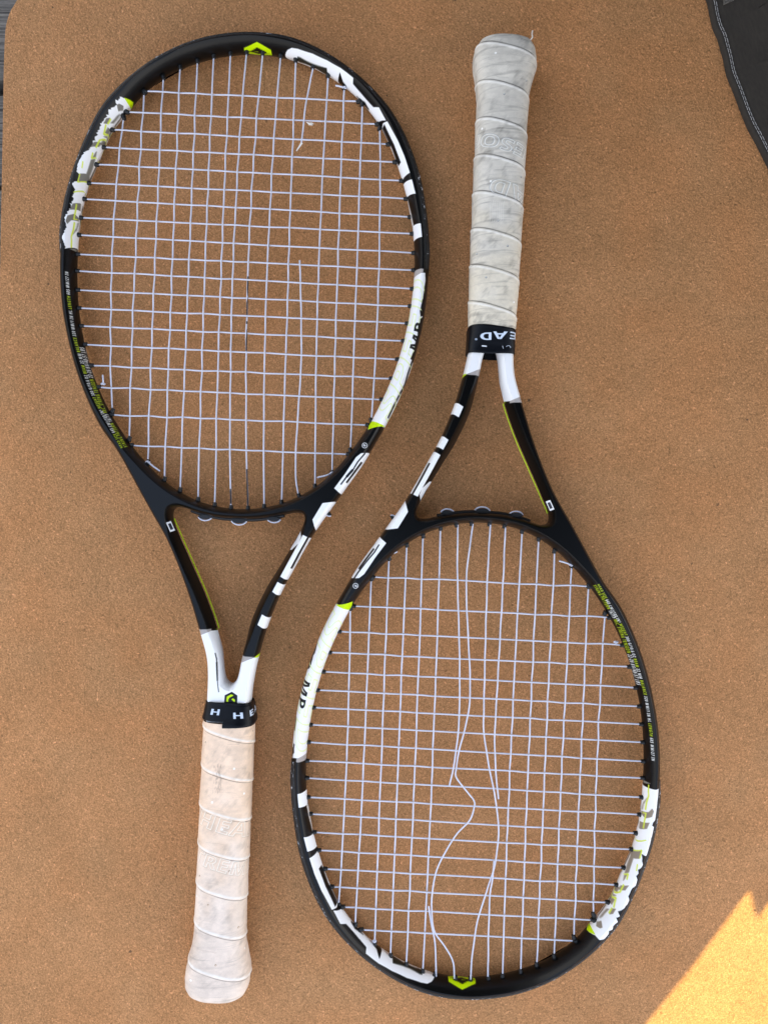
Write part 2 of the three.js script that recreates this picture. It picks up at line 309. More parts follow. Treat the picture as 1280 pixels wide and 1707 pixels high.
  poly([[59.2, 29.6], [61.3, 33.4], [63.6, 35.4], [58.5, 34.0], [57.4, 31.9]], INK.black);
  poly([[71.1, 41.8], [77.5, 47.4], [80.7, 51.5], [74.2, 48.5]], INK.black);
  poly([[90.9, 63.2], [94.1, 63.8], [102.0, 77.6], [107.2, 88.7], [111.4, 100.0], [106.4, 101.0], [101.6, 92.0], [90.4, 64.9]], INK.white);
  line([[91.3, 64.6], [98.6, 78.5], [104.0, 91.2]], INK.black, 1.5);
  poly([[107.0, 103.8], [113.0, 104.6], [116.0, 114.6], [109.9, 113.2]], INK.white);
  poly([[115.1, 134.1], [120.4, 135.1], [121.7, 144.6], [115.7, 144.2]], INK.white);
  line([[110.3, 114.5], [113.2, 125.6], [115.2, 134.1]], '#cfcac4', 0.8);
  // --- white lower right of the hoop
  poly([[116.7, 165.7], [123.6, 166.8], [123.5, 169.4], [117.5, 171.1]], INK.silver);
  if (L) {
    poly([[117.1, 170.5], [125.0, 169.3], [125.4, 174.5], [124.5, 181.5], [124.0, 188.8], [123.1, 192.0], [122.3, 196.3], [123.0, 200.1], [125.2, 198.2], [125.6, 205.5], [124.8, 210.3], [124.5, 214.5], [123.3, 221.4], [121.6, 226.3], [120.2, 229.4], [118.7, 233.6], [118.7, 242.1], [116.0, 249.2], [111.2, 260.3], [107.4, 269.4], [102.1, 277.2], [100.1, 277.9], [92.5, 274.5], [85.9, 275.4], [94.9, 256.3], [103.0, 239.1], [109.1, 220.9], [113.1, 198.6], [115.1, 183.4]], INK.white);
    line([[120.6, 226.2], [118.3, 231.4], [115.9, 239.6], [114.2, 246.9], [109.8, 256.3], [107.1, 262.3], [103.3, 271.3]], '#15181a', 0.9);
  } else {
    poly([[117.1, 170.5], [125.0, 169.3], [129.8, 166.2], [129.8, 198.6], [126.2, 220.9], [119.7, 242.1], [113.0, 258.3], [107.4, 269.4], [102.1, 277.2], [100.1, 277.9], [92.5, 274.5], [85.9, 275.4], [94.9, 256.3], [103.0, 239.1], [109.1, 220.9], [113.1, 198.6], [115.1, 183.4]], INK.white);
    line([[126.6, 172.3], [125.8, 178.6]], '#15181a', 1.0); line([[126.3, 187.2], [125.4, 196.8]], '#15181a', 0.7);
    chip(1, 168, 176, 1.6, 1.6, INK.black, 0.9, 5); chip(1, 224, 250, 0.9, 0.9, '#22262b', 0.2, 6);
  }
  poly([[90.5, 273.1], [97.1, 275.9], [101.5, 277.2], [94.2, 278.9], [89.5, 280.2]], INK.lime);
  // small letters along a path
  const along = (path, runs, size, xs, track, weight = 'bold italic', squeeze = 1) => {
    const cu = new THREE.CatmullRomCurve3(path.map(([u, v]) => new THREE.Vector3(u, v, 0))); cu.arcLengthDivisions = 800; const len = cu.getLength();
    c.font = weight + ' ' + (size * CK) + 'px sans-serif'; c.textAlign = 'center'; c.textBaseline = 'middle';
    let total = 0; for (const [s] of runs) for (const ch of s) total += c.measureText(ch).width / CK * xs + track;
    const fit = len / total; let t = 0;
    for (const [s, col, stroke] of runs) for (const ch of s) {
      const w = (c.measureText(ch).width / CK * xs + track) * fit, q = clamp((t + w / 2) / len, 0, 1); t += w;
      const p = cu.getPointAt(q), d = cu.getTangentAt(q);
      c.save(); c.translate(X(p.x), Y(p.y)); c.rotate(Math.atan2(d.y, d.x)); c.scale(xs * fit * squeeze, 1);
      if (stroke) { c.strokeStyle = col; c.lineWidth = stroke * CK; c.strokeText(ch, 0, 0); } else { c.fillStyle = col; c.fillText(ch, 0, 0); }
      c.restore();
    }
  };
  const G = '#b9d024', Wt = '#e8ebe8';
  along([[-80.4, 300.8], [-88.4, 288.3], [-98.2, 273.0], [-106.2, 257.5], [-112.9, 239.8], [-117.6, 225.4], [-121.7, 206.6], [-124.3, 189.0], [-125.4, 178.5]],
    [['HEAD SIZE ', G], ['645 CM²/100 IN² ', Wt], ['WEIGHT ', G], ['300 G/10.6 OZ ', Wt], ['BEAM ', G], ['22 MM ', Wt], ['BALANCE ', G], ['320 MM/1 IN HL ', Wt], ['LENGTH ', G], ['685 MM/27 IN', Wt]], 2.0, 0.85, 0, 'bold', 0.8);
  along([[-78.6, 299.8], [-85.6, 289.9], [-95.7, 274.5], [-103.1, 259.9], [-108.5, 247.2], [-114.4, 230.2]],
    [['STRING PATTERN ', G], ['16/19 ', Wt], ['REC. STRING TENSION ', G], ['22-26 KG/48-57 LBS', Wt]], 2.0, 0.85, 0, 'bold', 0.8);
  // pale outlined word and black letters on the white
  along([[97.6, 272.8], [104.0, 258.9], [109.9, 244.0], [114.5, 228.2], [117.9, 209.2], [119.7, 191.1], [120.5, 175.0]], [['S', INK.pale, 0.42], ['P', INK.pale, 0.42], ['E', INK.pale, 0.42], ['E', INK.pale, 0.42], ['D', INK.pale, 0.42]], 16, 1.7, 0);
  along([[119.1, 224.7], [121.3, 214.8], [122.9, 203.9]], [['M', '#101214'], ['P', '#101214']], 9.0, 0.9, 0.2, 'bold');
  if (L) chip(1, 178, 232, 2.6, 1.5, '#101417', 0.14, 3);
  // registered mark
  c.strokeStyle = INK.white; c.lineWidth = 0.45 * CK; c.beginPath(); c.arc(X(87.9), Y(291.7), 1.75 * CK, 0, 7); c.stroke();
  c.save(); c.translate(X(87.9), Y(291.7)); c.rotate(-1.0); c.font = 'bold ' + 2.6 * CK + 'px sans-serif'; c.textAlign = 'center'; c.textBaseline = 'middle'; c.fillStyle = INK.white; c.fillText('R', 0, 0); c.restore();
  // --- broken white letter shapes down the fork and the right shaft
  poly([[82.3, 300.1], [85.6, 297.3], [92.9, 296.0], [91.1, 303.1], [78.6, 320.2], [74, 327.3], [68.0, 322.4], [75.2, 311.8]], INK.white);
  line([[86.3, 303.2], [81.3, 310.8], [76.3, 318.1]], INK.black, 1.1);
  if (L) {
    line([[88.5, 296.8], [83.5, 303.5], [79.8, 310.4], [76.3, 314.1], [72.5, 319.6]], '#15181c', 0.9); line([[80.5, 308.9], [76.3, 314.1]], '#1a2026', 1.7);
  } else line([[89.5, 296.2], [86.4, 301.3], [80.8, 309.3], [75.8, 315.8], [72.9, 321.2]], '#15181c', 0.9);
  poly([[60.4, 333.0], [70.3, 331.4], [68.3, 337.4], [63.4, 341.8], [61.4, 347.1], [56.6, 356.2], [55.6, 350.3], [53.9, 344.8]], INK.white);
  poly([[47.6, 355.6], [56.4, 359.3], [44.8, 382.3], [41.1, 389.9], [33.3, 385.2], [39.3, 372.6]], INK.white);
  line([[51.6, 356.8], [45.8, 368.3], [40.5, 379.4]], INK.black, 1.1);
  poly([[31.6, 388.9], [40.0, 393.2], [36.4, 401.6], [28.2, 396.0]], INK.white);
  line([[34.2, 399.6], [31.2, 407.5], [27.8, 415.1]], INK.white, 2.2);
  poly([[21.8, 411.9], [30.3, 416.4], [27.4, 424.5], [19.0, 419.4]], INK.white);
  poly([[44.8, 361.7], [46.4, 357.1], [45.3, 352.9], [41.9, 359.9], [37.6, 366.8], [39.6, 366.7]], INK.white);
  // --- white throat and the ends of the shafts
  poly([[-25.7, 429.4], [-13.4, 425.1], [-10.6, 425.6], [-6.2, 428.4], [-1.5, 441.2], [2.6, 466.0], [0.9, 489.6], [-20.5, 489.6]], INK.white);
  poly([[4.5, 447.4], [17.7, 442.0], [21.6, 444.3], [21.7, 489.6], [-4.8, 489.6], [-4.1, 459.2]], INK.white);
  poly([[-25.7, 424.4], [-13.5, 423.8], [-13.4, 425.1], [-25.7, 430.7]], INK.silver);
  poly([[-11.7, 424.3], [-8.2, 425.8], [-6.5, 429.9]], INK.lime);
  poly([[6.6, 441.4], [17.7, 441.7], [5.0, 448.1]], INK.silver);
  poly([[17.7, 441.9], [22.2, 439.1], [21.5, 444.7]], INK.lime);
  if (L) { line([[-9.5, 440.0], [-8.4, 444.2], [-7.6, 454.0], [-6.7, 461.1], [-5.7, 466.9]], '#1d2124', 0.55); line([[-8.2, 446.5], [-7.4, 455.2], [-7.0, 459.1]], '#1d2124', 0.9); }
  poly([[3.3, 466.3], [7.3, 468.7], [7.5, 476.8], [-1.7, 476.8], [-1.4, 468.9]], '#10151a');
  poly([[-0.3, 473.4], [-0.0, 469.8], [2.8, 468.1], [4.7, 468.6], [4.3, 469.1], [1.8, 470.5], [1.2, 471.9], [1.3, 473.4]], INK.lime);
  poly([[3.2, 471.5], [4.4, 470.7], [5.8, 471.7], [5.9, 473.2], [5.0, 473.2]], INK.lime);
  // --- fine specks and rubs
  for (let i = 0; i < 240; i++) {
    const k = Math.floor(rnd() * outerP.length), p = outerP[k]; if (p[1] > 48 || p[0] > 18) continue;
    const d = 3.6 + rnd() * 1.6; c.fillStyle = rnd() < 0.5 ? '#3a3f44' : '#23272b';
    c.beginPath(); c.ellipse(X(p[0] - outerN[k][0] * d), Y(p[1] - outerN[k][1] * d), (0.1 + rnd() * 0.3) * CK, (0.08 + rnd() * 0.12) * CK, Math.atan2(outerN[k][0], -outerN[k][1]), 0, 7); c.fill();
  }
  const t = new THREE.CanvasTexture(cv); t.colorSpace = THREE.SRGBColorSpace; t.anisotropy = 8; return t;
}

// ───────────────────────── shared racket materials ─────────────────────────
const rubTex = (o, white) => dataTex(1024, 128, (i, j) => {
  const n = vnoise(i * 0.16 + j * 0.05, j * 0.22, o), q = vnoise(i * 0.022, j * 0.05, o + 1), z = vnoise(i * 0.3, j * 0.4, o + 2), y = j / 127;
  let v = 9 + 9 * n, e = Math.exp(-Math.pow((y - 0.14) / 0.06, 2)) + 0.5 * Math.exp(-Math.pow((y - 0.25) / 0.05, 2));
  if (n > 0.74 && q * e > white) v += 200 * (n - 0.74) * 5 * Math.min(1, (q * e - white) * 5);
  if (z > 0.93) v += 60 * (z - 0.93) * 12;
  if (white < 0.15) { v += 95 * Math.exp(-Math.pow((y - 0.30) / 0.045, 2)) * (0.45 + 0.75 * vnoise(i * 0.02, j * 0.15, o + 5)) * smooth(0.2, 0.45, q + 0.25 * n); }
  return [clamp(v * 0.97, 0, 230), clamp(v, 0, 232), clamp(v * 1.04, 0, 236)];
}, true);
const rubBump = dataTex(512, 128, (i, j) => { const v = 255 * (0.6 * vnoise(i * 0.8, j * 0.5, 31) + 0.4 * vnoise(i * 0.2, j * 0.2, 32)); return [v, v, v]; });
/* rubber-like guard with rubs and nicks */ const bumperMat = w => new THREE.MeshStandardMaterial({ map: rubTex(w ? 40 : 50, w ? 0.22 : 0.12), bumpMap: rubBump, bumpScale: 0.0005, roughness: 0.55 });
const plastic = new THREE.MeshStandardMaterial({ color: '#0f1011', roughness: 0.45 });
const stringMat = new THREE.MeshPhysicalMaterial({ color: '#cfd1de', roughness: 0.35, clearcoat: 0.3, clearcoatRoughness: 0.3 });
const frayMat = new THREE.MeshStandardMaterial({ color: '#e9e4da', roughness: 0.7 });
const markMat = new THREE.MeshStandardMaterial({ color: '#24242a', roughness: 0.6 });
const limeMat = new THREE.MeshStandardMaterial({ color: '#d2ee14', roughness: 0.4 });
const labelMat = new THREE.MeshStandardMaterial({ color: '#e6e8ea', roughness: 0.5 });
const labelDark = new THREE.MeshStandardMaterial({ color: '#1d2330', roughness: 0.5 });

const STRING_R = 0.58;
function tube(pts, r, seg, rad = 8, tension = 0.5) {
  const c = new THREE.CatmullRomCurve3(pts.map(p => new THREE.Vector3(...p)), false, 'centripetal');
  return new THREE.TubeGeometry(c, seg, r, rad, false);
}
function capped(pts, r, seg, rad = 8) {
  const g = [tube(pts, r, seg, rad)];
  for (const e of [pts[0], pts[pts.length - 1]]) { const s = new THREE.SphereGeometry(r, rad, 6); s.translate(...e); g.push(s); }
  return mergeGeometries(g.map(x => { x = x.toNonIndexed ? x : x; return x; }));
}
const CROSS = [[-79.3, 44.5, 73, 45.4], [-91.5, 60, 86, 61.1], [-100.4, 73.2, 94.6, 75.2], [-106.7, 85.9, 100.8, 87.8], [-112.1, 98.5, 105.9, 100.9], [-115.8, 111.9, 109.8, 113.7], [-119.2, 123.6, 113.2, 126.6], [-121.4, 137, 115.4, 138.5], [-122.2, 149.4, 116.8, 152.2], [-122.8, 163.2, 117.4, 164.5], [-122.1, 175.1, 117.0, 177.8], [-120.9, 188.7, 115.8, 190.3], [-119.5, 201.5, 114.3, 202.7], [-117.1, 214.2, 111.8, 215.2], [-113.5, 227.3, 108.9, 228.6], [-108.6, 242.1, 105.1, 242.4], [-102.8, 257.2, 98.9, 257.7], [-92.2, 276.4, 89.6, 276.2], [-77.6, 297.6, 76.8, 297.5]];
const MAINS = {
  left: [[-93.9, 64, -92.2, 273.7], [-80.1, 47.1, -79.3, 293.2], [-66.9, 34.6, -65.4, 308.8], [-55.2, 28.5, -53, 321.1], [-43.1, 22, -41.6, 327], [-31.7, 18.6, -28.6, 333.2], [-19.8, 16.4, -16.7, 336.6], [-8.3, 14.2, -5.1, 338.2], [3.2, 14.1, 7, 338.1], [16, 16.3, 18.4, 336.4], [26.9, 18.2, 30.6, 333.3], null, [50.4, 27.9, 53.8, 320.8], [62.3, 35.5, 65.5, 310.9], [75.6, 47.4, 77.8, 295.1], [88.7, 63.1, 91.6, 273.6]],
  right: [[-91.8, 66.4, -89.4, 277.6], [-78.7, 49.7, -76.7, 297.9], [-65.2, 35.9, -64.1, 312.4], [-53.1, 29.1, -51.4, 322.5], [-42, 22.5, -39.8, 329.4], [-29.2, 18.0, -27.8, 334.8], null, null, null, null, [27.8, 17.4, 30.1, 334.5], [39.8, 21.8, 42.2, 329.4], [51.3, 27.9, 53.4, 322.3], [62.9, 35.9, 65.5, 312.1], [77.4, 48.5, 77.4, 297.3], [90, 62, 91.3, 275.8]],
};
const BOW = { left: [-4.6, -1.3, -0.6, -0.4, -0.2, -0.8, -1.5, -4.2, -5.4, -3.8, -0.4, 0, -2, -0.4, 0, 2.3], right: [1.5, 0.8, 0.3, 0, 0.4, 1.2, 0, 0, 0, 0, -0.8, -0.4, 0, 0.5, -0.6, -1.6] };
for (const k of ['left', 'right']) MAINS[k].forEach((m, i) => { if (m) m.push(BOW[k][i]); });
const mainU = (m, v) => { const t = clamp((v - m[1]) / (m[3] - m[1]), 0, 1); return lerp(m[0], m[2], t) + m[4] * Math.pow(Math.sin(Math.PI * t), 0.8); };
const LOOSE = {
  left: [
    [[39.4, 24.3], [35.8, 47], [33.6, 77]],
    [[36, 161.5], [37.3, 178.1], [38.9, 204], [40.2, 234.6], [39.7, 262.7], [39.2, 302.3], [40.2, 317.1], [42.2, 327.3]]],
  right: [
    [[18, 337], [16.7, 303.9], [12.6, 247.9], [11.1, 219.4], [10.6, 195.6], [12.4, 169.1], [15.2, 151.5]],
    [[7.4, 338], [10.1, 302.1], [9.1, 281.7], [5.9, 248.2], [3.9, 225.3], [3.9, 207.8], [5.7, 194.5], [9.2, 178.8], [11.2, 161.5], [11.3, 159.4], [10.2, 157.3], [-1.8, 143.0], [-3.2, 141.6], [-3.4, 139.8], [-0.7, 128.8], [8.7, 116.5], [17.2, 101.8], [21.8, 88.6], [23.7, 76.4], [23.6, 63.4], [21.1, 47.8], [12.9, 36.2], [6.9, 26.7], [5.1, 14.4]],
    [[18.2, 15.2], [20.2, 39.3], [23.9, 54.9], [25.8, 64.6]],
    [[-5, 338], [-4.7, 300.6], [-6.6, 208.7], [-7.1, 193.8], [-11.7, 168.9], [-16.7, 148.9], [-20.3, 130.2], [-21.3, 115.7], [-20.6, 103.8], [-18.6, 91.8], [-15.2, 78.4], [-11.6, 66.3], [-8.2, 47.8], [-6.7, 28.6], [-6.4, 14.4]],
    [[-15.7, 336.5], [-15.9, 301.1], [-15.3, 209.1], [-15.2, 189.5], [-16.7, 168.3], [-18.2, 156], [-20, 144.2]],
    [[-18.7, 15.4], [-17.6, 47], [-17.4, 75.9], [-18.4, 86.6], [-19.1, 99.4]]],
};
const grommetGeo = (() => {
  const p = [[0, -1.6], [1.75, -1.6], [1.75, 0.2], [1.5, 0.5], [1.42, 2.0], [1.25, 2.3], [0.9, 2.35], [0, 2.35]].map(([x, y]) => new THREE.Vector2(x, y));
  return new THREE.LatheGeometry(p, 14);
})();

function addStrings(root, which) {
  const mains = MAINS[which], uOf = mainU;
  const grom = (u, v, du, dv) => { const g = mesh('grommet', grommetGeo, plastic, root); g.position.set(u, 0, v); const l = Math.hypot(du, dv); g.quaternion.setFromUnitVectors(new THREE.Vector3(0, 1, 0), new THREE.Vector3(du / l, 0, dv / l)); };
  // nearest point of the hoop hole gives the grommet its inward direction
  const seat = (u, v) => { let b = 0, bd = 1e9; hoopP.forEach((p, i) => { const d = (p[0] - u) ** 2 + (p[1] - v) ** 2; if (d < bd) { bd = d; b = i; } }); return [hoopP[b], hoopN[b]]; };
  const end = (u, v, du, dv) => { // frame end on the wall, grommet there; returns the start of the string inside it
    const [p, n] = seat(u, v); const l = Math.hypot(du, dv); const s = (p[0] - u) * du / l + (p[1] - v) * dv / l;
    const bu = u + du / l * s, bv = v + dv / l * s; grom(bu, bv, du / l * 0.6 + n[0] * 0.4, dv / l * 0.6 + n[1] * 0.4); return [bu, bv];
  };
  mains.forEach((m, k) => {
    if (!m) return;
    const du = m[2] - m[0], dv = m[3] - m[1];
    const a = end(m[0], m[1], du, dv), b = end(m[2], m[3], -du, -dv);
    const pts = [[a[0], 0, a[1]]];
    const wob = (rnd() - 0.5) * 0.8;
    CROSS.forEach((c, j) => {
      const u0 = uOf(m, lerp(c[1], c[3], 0.5)); if (u0 < c[0] || u0 > c[2]) return;
      const v = lerp(c[1], c[3], (u0 - c[0]) / (c[2] - c[0])); if (v < a[1] + 5 || v > b[1] - 5) return;
      pts.push([u0 + (rnd() - 0.5) * 0.35 + wob * Math.sin((v - a[1]) / (b[1] - a[1]) * 3.14), ((j + k) % 2 ? 0.72 : -0.72), v]);
    });
    pts.push([b[0], 0, b[1]]);
    mesh('main_string', tube(pts, STRING_R, pts.length * 6), stringMat, root);
  });
  CROSS.forEach((c, j) => {
    const du = c[2] - c[0], dv = c[3] - c[1];
    const a = end(c[0], c[1], du, dv), b = end(c[2], c[3], -du, -dv);
    const pts = [[a[0], 0, a[1]]];
    mains.forEach((m, k) => {
      if (!m) return; const v0 = (c[1] + c[3]) / 2; if (v0 < Math.max(m[1], 0) + 2 || v0 > m[3] - 2) return;
      const u = uOf(m, v0); if (u < a[0] + 4 || u > b[0] - 4) return;
      pts.push([u, ((j + k) % 2 ? -0.72 : 0.72), lerp(c[1], c[3], (u - c[0]) / du) + ((j + k) % 2 ? -0.28 : 0.28) + (rnd() - 0.5) * 0.45]);
    });
    pts.push([b[0], 0, b[1]]);
    mesh('cross_string', tube(pts, STRING_R, pts.length * 6), stringMat, root);
  });
  LOOSE[which].forEach((p, i) => {
    // a loose string still threads over and under the crosses it passes
    const c2 = new THREE.CatmullRomCurve3(p.map(([u, v]) => new THREE.Vector3(u, 0, v)), false, 'centripetal'); c2.arcLengthDivisions = 600;
    const n = Math.max(20, Math.round(c2.getLength() / 3.2)), q = c2.getSpacedPoints(n).map((s, k) => {
      const x = s.z / 13.5; return [s.x, 0.85 + 0.75 * Math.cos(x * Math.PI + i) * (k > 1 && k < n - 1 ? 1 : 0.2), s.z];
    });
    mesh('broken_string', capped(q, STRING_R, n * 3), stringMat, root);
    for (const e of [p[0], p[p.length - 1]]) { const [h, nn] = seat(e[0], e[1]); if (Math.hypot(h[0] - e[0], h[1] - e[1]) < 5) grom(h[0], h[1], nn[0], nn[1]); }
  });
}
function knot(root, u, v, tail) { // a tie-off: small lump, loop and cut tail
  const g = []; const a = new THREE.TorusKnotGeometry(0.95, 0.5, 48, 7, 2, 3); a.scale(1, 0.9, 1); a.translate(u, 0.6, v); g.push(a);
  if (tail) g.push(capped([[u, 0.6, v], [lerp(u, tail[0], 0.4) + 0.5, 1.8, lerp(v, tail[1], 0.4) + 0.4], [tail[0], 1.2, tail[1]]], 0.62, 14));
  mesh('string_knot', mergeGeometries(g), stringMat, root);
}

// ───────────────────────── handle: overgrip and finishing tape ─────────────────────────
const GRIP_U = 0.7;
function ring(a, b, al, n = 2.7) { const c = -Math.cos(al), s = Math.sin(al); const r = Math.pow(Math.pow(Math.abs(c / a), n) + Math.pow(Math.abs(s / b), n), -1 / n); return [c * r, s * r]; }
const HAND = {
  left: { end: 681.3, v0: 487.6, line0: 490.2, pitch: 27.9, a: table([[480, 17.9], [495, 18.2], [545, 18.2], [600, 18.0], [640, 18.3], [650, 19.1], [658, 20.9], [666, 22.6], [673, 23.0], [679, 22.4], [683, 20.4], [685.6, 17.0], [687, 12], [687.6, 5], [687.7, 0.2]]), v1: 687.7 },
  right: { end: 678.3, v0: 475.0, line0: 482.5, pitch: 26.0, a: table([[470, 16.6], [480, 17.0], [491, 17.4], [506, 17.7], [545, 18.0], [640, 18.4], [649, 19.3], [657, 21.0], [664, 22.4], [670, 22.6], [676, 21.4], [680, 19.2], [682.2, 15.6], [683.4, 10], [683.9, 4], [684, 0.2]]), v1: 684.0 },
};
const flat = table([[480, 0.93], [640, 0.92], [668, 0.83], [690, 0.83]]);
function gripGeometry(which) {
  const P = HAND[which], NV = 420, NA = 120, pos = [], uv = [], idx = [];
  for (let i = 0; i <= NV; i++) {
    const f = i / NV, v = f < 0.93 ? lerp(P.v0, P.v1 - 9, f / 0.93) : P.v1 - 9 * Math.pow(1 - (f - 0.93) / 0.07, 1.6);
    const a = P.a(v) * 0.975, b = a * flat(v);
    for (let k = 0; k <= NA; k++) {
      const al = k / NA * Math.PI * 2, t = (v - P.line0) / P.pitch - al / (Math.PI * 2), fr = t - Math.floor(t);
      // tape thickness: each turn lies over the last, with a rolled edge
      let d = 0.62 * (fr < 0.035 ? 1 - smooth(0, 0.035, fr) * 1 : fr) - 0.3;
      d += 0.22 * Math.exp(-Math.pow((fr - 0.965) / 0.03, 2));
      d += 0.25 * (vnoise(v * 0.12, k * 0.07, 61) - 0.5) + 0.12 * (vnoise(v * 0.5, k * 0.3, 62) - 0.5);
      const fade = smooth(0, 6, P.v1 - v); d *= fade;
      const [cx, cy] = ring(a, b, al), l = Math.hypot(cx, cy) || 1;
      pos.push(GRIP_U + cx * (1 + d / Math.max(l, 4)), cy * (1 + d / Math.max(l, 4)), lerp(P.v0, P.end, (v - P.v0) / (P.v1 - P.v0))); uv.push(k / NA, 1 - (v - P.v0) / (P.v1 - P.v0));
    }
  }
  for (let i = 0; i < NV; i++) for (let k = 0; k < NA; k++) { const a = i * (NA + 1) + k, b = a + 1, c = a + NA + 1, d = c + 1; idx.push(a, c, b, b, c, d); }
  const g = geom(pos, idx, uv); const nm = g.attributes.normal, q = 30 * (NA + 1) + 30; // al = 90deg: must face up
  if (nm.getY(q) < 0) { for (let t = 0; t < idx.length; t += 3) { const k = idx[t]; idx[t] = idx[t + 1]; idx[t + 1] = k; } return geom(pos, idx, uv); }
  return g;
}
function gripArt(which) {
  const P = HAND[which], Lm = P.v1 - P.v0, CIRC = 114, KX = 1024 / CIRC, KY = 2048 / Lm;
  const cv = document.createElement('canvas'); cv.width = 1024; cv.height = 2048; const c = cv.getContext('2d');
  const L = which === 'left';
  const lineV = (al, k) => P.line0 + P.pitch * (k + al / (Math.PI * 2)); // v of turn k at angle al
  // ground tone: pixel noise, greyed by handling
  const W = 1024, Hh = 2048, img = c.createImageData(W, Hh), D = img.data;
  for (let j = 0; j < Hh; j++) for (let i = 0; i < W; i++) {
    const v = P.v0 + j / KY, m = (v - P.v0) / Lm; const t = (v - P.line0) / P.pitch - i / W, fr = t - Math.floor(t);
    const xx = i / KX, n1 = vnoise(xx * 0.11, v * 0.09, L ? 71 : 81), n2 = vnoise(xx * 0.35, v * 0.6, L ? 72 : 82), n3 = vnoise(xx * 3, v * 2.4, 73), n4 = 0.6 * vnoise(xx * 0.045 + v * 0.01, v * 0.55 + xx * 0.05, L ? 74 : 84) + 0.4 * vnoise(xx * 0.12, v * 1.3 + xx * 0.1, L ? 76 : 86);
    let r, g, b;
    if (L) { const q = smooth(0.25, 0.75, m + (n1 - 0.5) * 0.35); r = lerp(233, 221, q); g = lerp(205, 204, q); b = lerp(178, 188, q); }
    else { const q = smooth(0.55, 0.05, m + (n1 - 0.5) * 0.5); r = lerp(206, 224, q); g = lerp(201, 215, q); b = lerp(189, 195, q); }
    let s = 1 + (n1 - 0.5) * 0.10 + (n2 - 0.5) * 0.06 + (n3 - 0.5) * 0.05;
    if (n4 > 0.6) s -= (n4 - 0.6) * (L ? 0.35 : 0.6) * smooth(L ? 0.5 : 0.1, 0.9, L ? m : 0.5 + n1 * 0.4); // rubbed-in dirt streaks
    let dm = 0; for (let o = 0, f = 0.16, a = 0.5; o < 4; o++, f *= 2.1, a *= 0.55) dm += a * vnoise(xx * f * 1.15 + 0.31 * o * v * f, v * f + 0.27 * o * xx * f, (L ? 130 : 140) + o); s -= smooth(0.50, 0.95, dm) * (L ? 0.12 : 0.20);
    // clean rolled edge and the grime line beside it
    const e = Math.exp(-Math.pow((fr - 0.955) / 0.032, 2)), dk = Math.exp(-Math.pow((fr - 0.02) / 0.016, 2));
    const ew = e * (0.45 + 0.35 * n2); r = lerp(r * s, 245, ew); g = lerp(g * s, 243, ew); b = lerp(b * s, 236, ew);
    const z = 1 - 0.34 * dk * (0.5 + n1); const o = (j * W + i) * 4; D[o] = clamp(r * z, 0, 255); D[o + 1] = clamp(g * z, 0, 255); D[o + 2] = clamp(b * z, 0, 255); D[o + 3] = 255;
  }
  c.putImageData(img, 0, 0);
  // perforations
  for (let k = -1; k < 9; k++) for (let q = 0; q < 5; q++) {
    const al = (0.12 + q * 0.2 + (k % 3) * 0.07) * Math.PI * 2, v = lineV(al, k) + P.pitch * (0.3 + 0.4 * ((q + k) & 1)); if (v < P.v0 + 3 || v > P.v1 - 6) continue;
    const x = ((al / (Math.PI * 2)) % 1) * W, y = (v - P.v0) * KY, r = 0.75; const hi = rnd() < 0.35;
    c.fillStyle = hi ? '#fbfaf6' : (L ? '#a98f78' : '#8f918e'); c.beginPath(); c.ellipse(x, y, r * KX, r * KY, 0, 0, 7); c.fill();
    c.fillStyle = hi ? '#f4f1ea' : (L ? '#d6c0a8' : '#c3c5c2'); c.beginPath(); c.ellipse(x + 1.5, y + 3, r * 0.6 * KX, r * 0.6 * KY, 0, 0, 7); c.fill();
  }
  // embossed outline lettering following the wrap
  const word = (txt, al0, v0, size, xs) => {
    c.save(); c.translate(al0 / (Math.PI * 2) * W, (v0 - P.v0) * KY); c.scale(KX, KY); c.rotate(Math.atan2(P.pitch, CIRC)); c.scale(xs, 1); c.transform(1, 0, -0.05, 1, 0, 0);
    c.font = 'bold ' + size + 'px sans-serif'; c.textBaseline = 'middle'; c.lineJoin = 'round';
    c.strokeStyle = L ? 'rgba(176,150,124,0.30)' : 'rgba(140,145,145,0.35)'; c.lineWidth = 0.8; c.strokeText(txt, 0.25, 0.35);
    c.strokeStyle = L ? 'rgba(247,243,234,0.62)' : 'rgba(244,244,238,0.72)'; c.lineWidth = 0.4; c.strokeText(txt, 0, 0); c.restore();
  };
  if (L) { word('HEAD', 0.17 * Math.PI, 555, 14.5, 1.45); word('XTREMESOFT', -0.06 * Math.PI, 579, 12.8, 1.35); c.fillStyle = '#f7f5ef'; c.font = 'bold 18px sans-serif'; c.fillText('TM', 0.145 * W * 0.5, (613 - P.v0) * KY); }
  else { word('HEAD', -0.42 * Math.PI, 560, 15, 1.6); word('XTREMESOFT', -0.98 * Math.PI, 584, 12, 1.7); }
  // creases and grime
  for (let i = 0; i < 26; i++) {
    const x = (0.12 + rnd() * 0.3) * W, y = rnd() * Hh; c.strokeStyle = L ? 'rgba(140,118,98,0.25)' : 'rgba(120,120,112,0.3)'; c.lineWidth = 1.2 + rnd() * 1.5;
    c.beginPath(); c.moveTo(x, y); c.bezierCurveTo(x + 30, y + 4, x + 60, y - 6, x + 60 + rnd() * 90, y + 10); c.stroke();
  }
